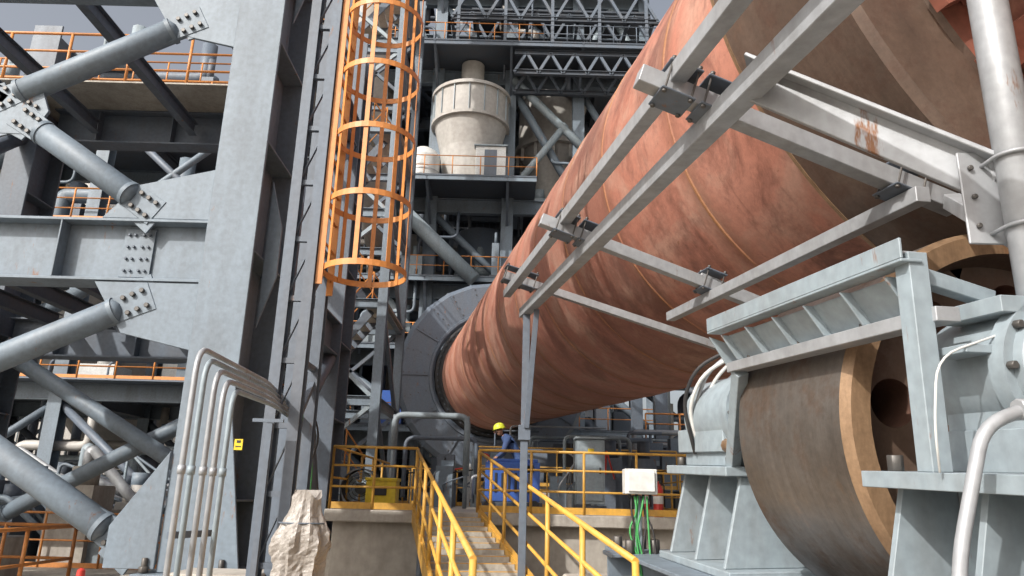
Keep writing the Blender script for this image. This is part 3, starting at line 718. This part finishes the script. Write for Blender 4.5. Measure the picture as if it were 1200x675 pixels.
frame_building('kiln_drive_building',[5.5,9.5,14,18.5],[27,32],[1.6,5.2],GPM,GPD,9,50)
b=MB()
for x,y,r,h in ((-19,37,4,19),(-28.5,37.5,4,19),(-38,38,4,17)):
    b.lathe(V((x,y,0)),(0,0,1),[(1.0,1.0),(r,5),(r,h),(r*.3,h+2),(.01,h+2.1)],CREAM,48)
    for z in range(6,int(h),2): b.lathe(V((x,y,z)),(0,0,1),[(r,0),(r+.06,0),(r+.06,.12),(r,.12)],CREAM,48)
    for i in range(8):
        a=2*math.pi*i/8; b.tube(V((x+r*.95*math.cos(a),y+r*.95*math.sin(a),-1.6)),V((x+r*.95*math.cos(a),y+r*.95*math.sin(a),5)),.2,GPM,10)
b.obj('storage_silos')
b=MB()
b.box((-30,75,5),(50,12,13.2),CREAM); b.box((34,90,3),(60,14,9.2),CREAM)
for i in range(60): b.box((-54.8+i*.83,68.97,5),(.06,.08,13.1),GPL)
for i in range(8): b.box((-51+i*6,68.9,7),(3,.1,1.2),GPD)
b.obj('warehouse_building')
b=MB()
for i in range(60):
    x=R_.uniform(-16,-6.0); y=R_.uniform(17,23); w=R_.uniform(.3,1.1); h=R_.uniform(.4,1.8); m=R_.choice((GPL,GP,CREAM,GPM,GPM,CONC))
    b.box((x,y,-1.6+h/2),(w,w,h),m); b.tube(V((x,y,-1.6+h)),V((x,y,-1.6+h+.4)),w*.3,m,12)
    b.path([V((x,y,-1.6)),V((x,y,R_.uniform(-.8,1.2))),V((x+R_.uniform(1,3),y,-.2)),V((x+3,y,-1.6))],R_.choice((.04,.07,.12)),R_.choice((GPL,GALV,GP)),8,.2)
b.rail([V((-16,16.5,-1.6)),V((-6,16.5,-1.6))],1.1,ORG,1.3,.025)
b.obj('pump_and_valve_group')
b=MB(); b.rail([V((-12,12.0,-1.6)),V((-6.6,12.0,-1.6)),V((-6.6,9.6,-1.6))],1.05,ORG,1.2,.028,(.55,)); b.obj('guard_rail')

# ---------------------------------------------------------------- DECK, RAMP, RAILINGS
DZ=-.2
b=MB()
b.box((.5,17,DZ-.09),(6.6,10.2,.18),CONC)
b.box((.5,17.05,-.943),(6.4,9.9,1.314),CONCD)
b.obj('concrete_platform',bevel=.015)
b=MB()
b.rail([V((-2.75,12.0,DZ)),V((-1.42,12.0,DZ))],.95,YEL,.65,.022,(.36,.7))
b.rail([V((-2.75,12.0,DZ)),V((-2.75,21.5,DZ))],.95,YEL,1.2,.022,(.5,))
b.obj('platform_railing')
b=MB()
b.rail([V((-.45,12.0,DZ)),V((3.7,12.0,DZ)),V((3.7,21.5,DZ))],.95,YEL,.85,.022,(.36,.7)); 
b.rail([V((-2.7,21.7,DZ)),V((3.7,21.7,DZ))],1.0,YEL,1.2,.022)
b.obj('platform_railing')
b=MB()
dh=V((-.1672,.9859,0)); g1=V((.9859,.1672,0))
def Rm(x,t,dz=0):
    z=DZ+(t-12)*(1.06/7.4); p=g1*x+dh*t; return V((p.x,p.y,z+dz))
x0,x1=.62,1.56
for x in (x0-.03,x1+.03): b.beam(Rm(x,3.0,-.06),Rm(x,11.98,-.06),.05,.22,YEL)
t=3.1; st=.36
while t<11.7:
    zc=Rm(0,t+st/2,-.02).z
    a=Rm(x0+.005,t+.02,0); c=Rm(x1-.005,t+.02,0); f_=dh*(st-.03)
    q=[a,c,c+f_,a+f_]; b.plate([V((p.x,p.y,zc)) for p in q],(0,0,1),.03,GRATE)
    m0=(a+c)/2
    b.plate([V((a.x,a.y,zc+.014)),V((c.x,c.y,zc+.014)),V((c.x,c.y,zc-.05)),V((a.x,a.y,zc-.05))],dh,.012,GRATE)
    b.plate([V((p.x,p.y,zc+.019)) for p in (a+dh*.012,c+dh*.012,c+dh*.05,a+dh*.05)],(0,0,1),.006,YEL)
    t+=st
for t in (4.5,6.5,8.5,10.3):
    for x in (x0,x1): p=Rm(x,t,-.15); b.tube(p,V((p.x,p.y,-1.6)),.04,GPM,10)
for x in (x0-.03,x1+.03): b.rail([Rm(x,4.6),Rm(x,11.95)],.92,YEL,1.25,.023,(.36,.7))
b.obj('access_stairs')

# ---------------------------------------------------------------- things on the platform
b=MB()
c=V((.1,14.3,DZ))
b.box(c+V((0,0,.52)),(1.0,.75,.7),BLUE); b.box(c+V((0,0,.9)),(.92,.68,.06),BLUE); b.box(c+V((0,0,.12)),(1.1,.8,.08),GPD)
for i in range(6): b.box(c+V((-.3+.12*i,-.38,.5)),(.05,.02,.35),BLK)
for sx in (-.4,.4): b.tube(c+V((sx,-.3,.1)),c+V((sx,-.42,.1)),.1,BLK,16); b.tube(c+V((sx,.3,.1)),c+V((sx,.42,.1)),.1,BLK,16)
b.path([c+V((-.5,-.2,.6)),c+V((-.75,-.2,.62)),c+V((-.75,-.2,.2))],.03,GALV,8,.1); b.box(c+V((.3,-.36,.75)),(.2,.03,.15),WHITE)
b.tube(c+V((.2,.1,.93)),c+V((.2,.1,1.15)),.04,GALV,10)
b.obj('air_compressor',bevel=.01)
b=MB(); c=V((1.65,15.2,DZ)); b.box(c+V((0,0,.78)),(.55,.4,1.25),GPL); b.box(c+V((0,-.21,.78)),(.47,.02,1.12),GPL); b.box(c+V((.18,-.23,.8)),(.03,.03,.12),BLK); b.box(c+V((0,0,.08)),(.6,.45,.12),GPD); b.box(c+V((0,-.222,1.18)),(.12,.01,.08),YELB); b.box(c+V((0,0,1.43)),(.62,.5,.04),GPL)
b.obj('electrical_cabinet',bevel=.006)
b=MB(); c=V((-2.1,13.0,DZ)); b.box(c+V((0,0,.26)),(.5,.42,.4),YELB); b.box(c+V((0,0,.48)),(.54,.46,.05),YELB); b.box(c+V((0,-.22,.28)),(.2,.015,.12),BLK)
for sx in (-.2,.2):
    for sy in (-.16,.16): b.box(c+V((sx,sy,.03)),(.06,.06,.06),BLK)
b.obj('tool_box',bevel=.01)
b=MB(); c=V((-2.5,13.2,DZ+.33))
b.lathe(c,(0,-1,0),[(.01,-.1),(.1,-.12),(.1,.08),(.01,.08)],BLK,20)
for rr2 in (.14,.2,.26,.31):
    b.path([c+V((rr2*math.cos(a),-.14,rr2*math.sin(a))) for a in [2*math.pi*i/24 for i in range(24)]],.007,BLK,6,closed=True)
b.lathe(c,(0,-1,0),[(.31,-.15),(.33,-.15),(.33,.15),(.31,.15)],BLK,32)
for i in range(5):
    a=2*math.pi*i/5; d=V((math.cos(a),0,math.sin(a))); s=V((-math.sin(a),.4,math.cos(a))); b.plate([c+d*.08-s*.04,c+d*.28-s*.08,c+d*.28+s*.08,c+d*.08+s*.04],(0,1,.2),.006,GPL)
b.beam(c+V((-.3,0,-.33)),c+V((.3,0,-.33)),.3,.03,BLK); b.beam(c+V((-.33,0,-.33)),c+V((-.33,0,0)),.03,.05,BLK); b.beam(c+V((.33,0,-.33)),c+V((.33,0,0)),.03,.05,BLK)
b.obj('drum_fan')
def ext(p):
    b=MB(); p=V(p)
    b.lathe(p,(0,0,1),[(.01,0),(.075,0),(.08,.02),(.08,.42),(.05,.49),(.02,.51),(.02,.55),(.01,.55)],RED,20); b.box(p+V((0,0,.58)),(.12,.03,.05),BLK); b.path([p+V((0,0,.54)),p+V((.1,0,.5)),p+V((.1,0,.15))],.012,BLK,6,.05); b.lathe(p,(0,0,1),[(.082,.2),(.082,.32)],WHITE,20)
    b.obj('fire_extinguisher')
ext((2.2,12.25,DZ)); ext((2.42,12.25,DZ))
b=MB(); p=K(2.02,-.16,5.72)
b.box(p,(.25,.15,.19),WHITE); b.box(p+V((0,-.085,0)),(.21,.02,.155),WHITE); b.beam(p+V((0,.09,-.1)),p+V((0,.09,-.85)),.05,.05,GPL)
for i in range(4): b.tube(p+V((-.08+.053*i,0,-.09)),p+V((-.08+.053*i,0,-.13)),.012,BLK,8)
b.obj('junction_box',bevel=.006)
b=MB()
for i in range(7):
    q=p+V((-.07+.024*i,-.02,-.11)); b.path([q,q+V((R_.uniform(-.04,.04),R_.uniform(-.03,.03),-.12)),q+V((R_.uniform(-.07,.07),0,-.25)),q+V((R_.uniform(-.03,.09),0,-.42)),q+V((.05,0,-.75))],.008,GREEN if i%3 else BLK,6,.08)
b.obj('cable_bundle')
b=MB()
n=40;m=24;vs=[]
for j in range(m+1):
    for i in range(n):
        a=2*math.pi*i/n; f=j/m; fold=.12*math.sin(7*a+2.5*f)+.07*math.sin(13*a-4*f)+.05*R_.uniform(-1,1)
        r=(.21-.03*math.sin(f*9)-.08*f**2)*(1+fold*(1.3-f)); vs.append(V((-1.66+r*math.cos(a)+.03*f,6.3+r*.8*math.sin(a),-.70+f*(.70+.04*math.sin(3*a)))))
fs=[(j*n+i,j*n+(i+1)%n,(j+1)*n+(i+1)%n,(j+1)*n+i) for j in range(m) for i in range(n)]+[tuple(range(m*n,m*n+n))]
b.add(vs,fs,PLAST,False)
b.path([V((-1.65+.185*math.cos(a),6.3+.15*math.sin(a),-.22)) for a in [2*math.pi*i/20 for i in range(20)]],.007,GPM,6,closed=True)
b.obj('plastic_wrapped_valve')
b=MB(); b.box((-1.68,6.3,-1.15),(.6,.6,.9),CONC); b.box((-2.6,7.3,-1.15),(.8,.6,.9),CONC); b.obj('concrete_plinth',bevel=.015)
b=MB()
b.box((1.8,25,-.6),(5.5,5,2.0),CONCD); b.box((1.8,25,.5),(5.0,3.6,.3),GPD)
for x in (.3,1.9,3.4): b.lathe(V((x,23.3,1.1)),(1,0,0),[(.01,0),(.45,0),(.45,.9),(.01,.9)],GPM,24); b.box((x+.45,23.3,.75),(.8,.7,.3),GPD)
for i in range(40):
    x=R_.uniform(-.8,5.5); y=R_.uniform(22.4,27); w=R_.uniform(.25,.8); h=R_.uniform(.4,1.6); m_=R_.choice((GPD,GPD,GPM,GPL,BLK,GP)); b.box((x,y,.4+h/2),(w,w,h),m_)
    z=R_.uniform(.6,2.4); b.path([V((x,y,.4)),V((x,y,z)),V((x+R_.uniform(1,3),y,z))],R_.choice((.03,.05,.08)),R_.choice((GPL,GPM,GALV)),8,.15)
b.rail([V((-.9,22.4,.4)),V((5,22.4,.4))],1.1,YEL,1.2,.025)
b.obj('kiln_drive_station')
b=MB()
for x in (-2.5,-.9): b.tube(V((x,16.5,DZ)),V((x,16.5,1.75)),.045,GPL,12)
b.path([V((-2.5,16.5,1.0)),V((-2.5,16.5,1.75)),V((-.9,16.5,1.75)),V((-.9,16.5,.5))],.07,GPL,14,.2)
b.path([V((-2.3,17,0)),V((-2.3,17,1.3)),V((-.7,17,1.3)),V((-.7,17,.1))],.05,GPM,10,.2)
for x in (.85,1.1,1.35): b.path([V((x+.5,18,DZ)),V((x+.5,18,1.5)),V((x+1.6,18.2,1.5)),V((x+1.6,18.2,DZ))],.04,GPL,10,.15)
for x in (2.4,3.2): b.box((x,17.8,.4),(.5,.5,1.2),GPM); b.tube(V((x,17.8,1.0)),V((x,17.8,1.4)),.15,GPD,14)
for i in range(24):
    x=R_.uniform(-2.4,3.4); y=R_.uniform(17.5,21); h=R_.uniform(.3,1.3); w=R_.uniform(.15,.5); b.box((x,y,DZ+h/2),(w,w,h),R_.choice((GPL,GPM,GP,GPD,WHITE)))
    b.path([V((x,y,DZ)),V((x,y-.3,R_.uniform(.2,1.2))),V((x+R_.uniform(-.8,.8),y-.3,R_.uniform(.2,1.2)))],.02,R_.choice((BLK,GALV,RED,GPM)),6,.1)
b.obj('process_piping')

# conduits sweeping from the near left into the tower
b=MB()
for i in range(5):
    xo=.012*i if i<2 else .02*i; yo=.11*i; dz=-.05*i; m_=(GALV,GPL,GALV,GALV,GPL)[i]
    b.path([V((-1.92+xo,4.5+yo,-1.6)),V((-1.92+xo,4.5+yo,.86+dz)),V((-2.10+.02*i,6.4,.93+dz)),V((-2.30+.03*i,7.9,.90+dz)),V((-2.30+.03*i,7.9,-1.6))],.018,m_,12,.16)
    b.tube(V((-1.92+xo,4.5+yo,.1)),V((-1.92+xo,4.5+yo,.15)),.024,m_,12)
b.beam(V((-1.98,4.6,-.25)),V((-1.88,4.98,-.25)),.03,.04,GPM); b.beam(V((-2.25,6.6,.62)),V((-1.98,6.6,.62)),.03,.03,GPM); b.beam(V((-2.1,6.62,.6)),V((-2.1,6.62,-1.6)),.05,.05,GPM)
b.obj('conduit_bundle')
b=MB()
for i in range(5):
    q=V((-2.1+.03*i,7.7,.75)); b.path([q+V((-.1,-.4,.12)),q,q+V((.05,0,-.2)),q+V((R_.uniform(-.1,.2),0,-.5)),q+V((.1,0,-1.2))],.011,GREEN if i<2 else BLK,6,.1)
b.obj('cable_bundle')
b=MB(); c=V((-3.9,7.3,-1.0)); b.box(c+V((0,0,-.3)),(.5,.5,.6),CONC)
b.lathe(c,(0,0,1),[(.01,0),(.09,0),(.09,.03),(.05,.05),(.035,.28),(.01,.3)],RED,20); b.lathe(c,(0,0,1),[(.048,.14),(.043,.2)],WHITE,20)
b.obj('marker_cone')
b=MB(); b.add([(-600,-300,-1.6),(600,-300,-1.6),(600,900,-1.6),(-600,900,-1.6)],[(0,1,2,3)],GROUND); b.obj('ground')

# ---------------------------------------------------------------- WORKER (bending over the compressor)
def skinfig(name,J,E,Rr,levels=1):
    me=bpy.data.meshes.new(name); me.from_pydata([tuple(j) for j in J],E,[]); o=bpy.data.objects.new(name,me); scene.collection.objects.link(o)
    sk=o.modifiers.new('s','SKIN'); 
    for i,r in enumerate(Rr): me.skin_vertices[0].data[i].radius=(r,r) if not isinstance(r,tuple) else r
    me.skin_vertices[0].data[0].use_root=True
    sb=o.modifiers.new('u','SUBSURF'); sb.levels=levels; sb.render_levels=levels
    dg=bpy.context.evaluated_depsgraph_get(); nm=bpy.data.meshes.new_from_object(o.evaluated_get(dg)); bpy.data.objects.remove(o)
    for p in nm.polygons: p.use_smooth=True
    o=bpy.data.objects.new(name,nm); scene.collection.objects.link(o); return o
wk=empty('construction_worker',(.15,15.15,DZ))
B0=V((.25,15.15,DZ+DATUM))
J=[(0,0,.9),(-.04,0,1.06),(-.16,-.02,1.24),(-.28,-.04,1.38),(-.36,-.05,1.45),
   (-.26,.17,1.36),(-.33,.24,1.10),(-.52,.16,.95),
   (-.26,-.21,1.36),(-.34,-.27,1.10),(-.52,-.2,.96),
   (.02,.1,.86),(-.05,.12,.48),(.03,.13,.09),(-.12,.14,.04),
   (.02,-.1,.86),(-.03,-.12,.48),(.05,-.13,.09),(-.10,-.15,.04)]
J=[B0+V(j) for j in J]
E=[(0,1),(1,2),(2,3),(3,4),(3,5),(5,6),(6,7),(3,8),(8,9),(9,10),(0,11),(11,12),(12,13),(13,14),(0,15),(15,16),(16,17),(17,18)]
Rr=[(.15,.12),(.14,.11),(.16,.12),(.1,.09),.055,.075,.05,.035,.075,.05,.035,.1,.07,.05,.05,.1,.07,.05,.05]
bod=skinfig('body',J,E,Rr,2)
for m in (NAVY,BLUE,SKIN,BLK): bod.data.materials.append(m)
for p in bod.data.polygons:
    c=p.center-B0; p.material_index=0
    if c.z<.1: p.material_index=3
    if c.x<-.45 and c.z<1.02: p.material_index=2
    if c.x<-.34 and c.z>1.43: p.material_index=2
H=B0+V((-.43,-.05,1.52))
hd=skinfig('head',[H+V((.03,0,-.09)),H+V((0,0,0)),H+V((-.005,0,.07))],[(0,1),(1,2)],[(.055,.05),(.085,.075),(.07,.065)],2); hd.data.materials.append(SKIN)
b=MB(); hz=H-V((0,0,DATUM))
b.lathe(hz+V((0,0,.05)),(-.25,0,1),[(.15,0),(.12,.005),(.118,.04),(.10,.085),(.06,.115),(.01,.125)],HIVIS,24)
b.lathe(hz+V((-.085,0,-.01)),(-1,0,-.3),[(.022,-.01),(.012,.02),(.001,.035)],SKIN,10)
for s in (-1,1):
    b.lathe(hz+V((-.078,.03*s,.02)),(-1,0,0),[(.011,0),(.007,.006),(.001,.008)],BLK,8); b.lathe(hz+V((0,.078*s,0)),(0,s,0),[(.028,0),(.024,.012),(.005,.014)],SKIN,10)
b.box(hz+V((-.082,0,-.045)),(.01,.045,.01),RED)
for s,wr in ((1,J[7]),(-1,J[10])):
    w=wr-V((0,0,DATUM)); pal=w+V((-.07,0,-.02)); b.tube(w,pal,.03,SKIN,10,r2=.038)
    for k in range(4):
        f=pal+V((0,-.03+.02*k,0)); l=(.055,.065,.06,.045)[k]; b.path([f,f+V((-l*.6,0,.005)),f+V((-l,0,-.03))],.009,SKIN,6)
    b.path([w+V((-.03,-.03*s,0)),w+V((-.06,-.06*s,0)),w+V((-.085,-.06*s,-.015))],.010,SKIN,6)
hb=b.obj('helmet_face_and_hands')
for o in (bod,hd,hb):
    mw=o.matrix_world.copy(); o.parent=wk; o.matrix_parent_inverse=wk.matrix_world.inverted(); o.matrix_world=mw

# ---------------------------------------------------------------- camera, sky, sun
cam=bpy.data.cameras.new('camera'); co=bpy.data.objects.new('camera',cam); scene.collection.objects.link(co)
cam.sensor_width=36; cam.lens=26.0; cam.clip_end=3000; cam.clip_start=.05
Rt=V((.99966,-.0072,.0252)).normalized(); Fw=V((0,.9613,.2756)).normalized(); Up=Rt.cross(Fw).normalized(); 
co.matrix_world=Matrix(((Rt.x,Up.x,-Fw.x,0),(Rt.y,Up.y,-Fw.y,0),(Rt.z,Up.z,-Fw.z,DATUM),(0,0,0,1)))
scene.camera=co
w=bpy.data.worlds.new('World'); scene.world=w; w.use_nodes=True; nt=w.node_tree; bg=nt.nodes['Background']
sky=nt.nodes.new('ShaderNodeTexSky'); sky.sky_type='NISHITA'; sky.sun_disc=False
S=V((-.54,-.60,.59)).normalized(); el=math.asin(S.z); az=math.atan2(S.x,S.y)
sky.sun_elevation=el; sky.sun_rotation=az%(2*math.pi); sky.dust_density=6; sky.air_density=1.0
hz_=nt.nodes.new('ShaderNodeHueSaturation'); hz_.inputs['Saturation'].default_value=.4; hz_.inputs['Value'].default_value=1.2
nt.links.new(sky.outputs[0],hz_.inputs['Color']); nt.links.new(hz_.outputs[0],bg.inputs[0]); bg.inputs[1].default_value=.15
sl=bpy.data.lights.new('sun','SUN'); sl.energy=4.2; sl.angle=math.radians(.6); sl.color=(1,.97,.92)
so=bpy.data.objects.new('sun',sl); scene.collection.objects.link(so); so.rotation_euler=S.to_track_quat('Z','Y').to_euler(); so.location=(-20,-30,40)
scene.view_settings.view_transform='Standard'; scene.view_settings.look='None'; scene.view_settings.exposure=0
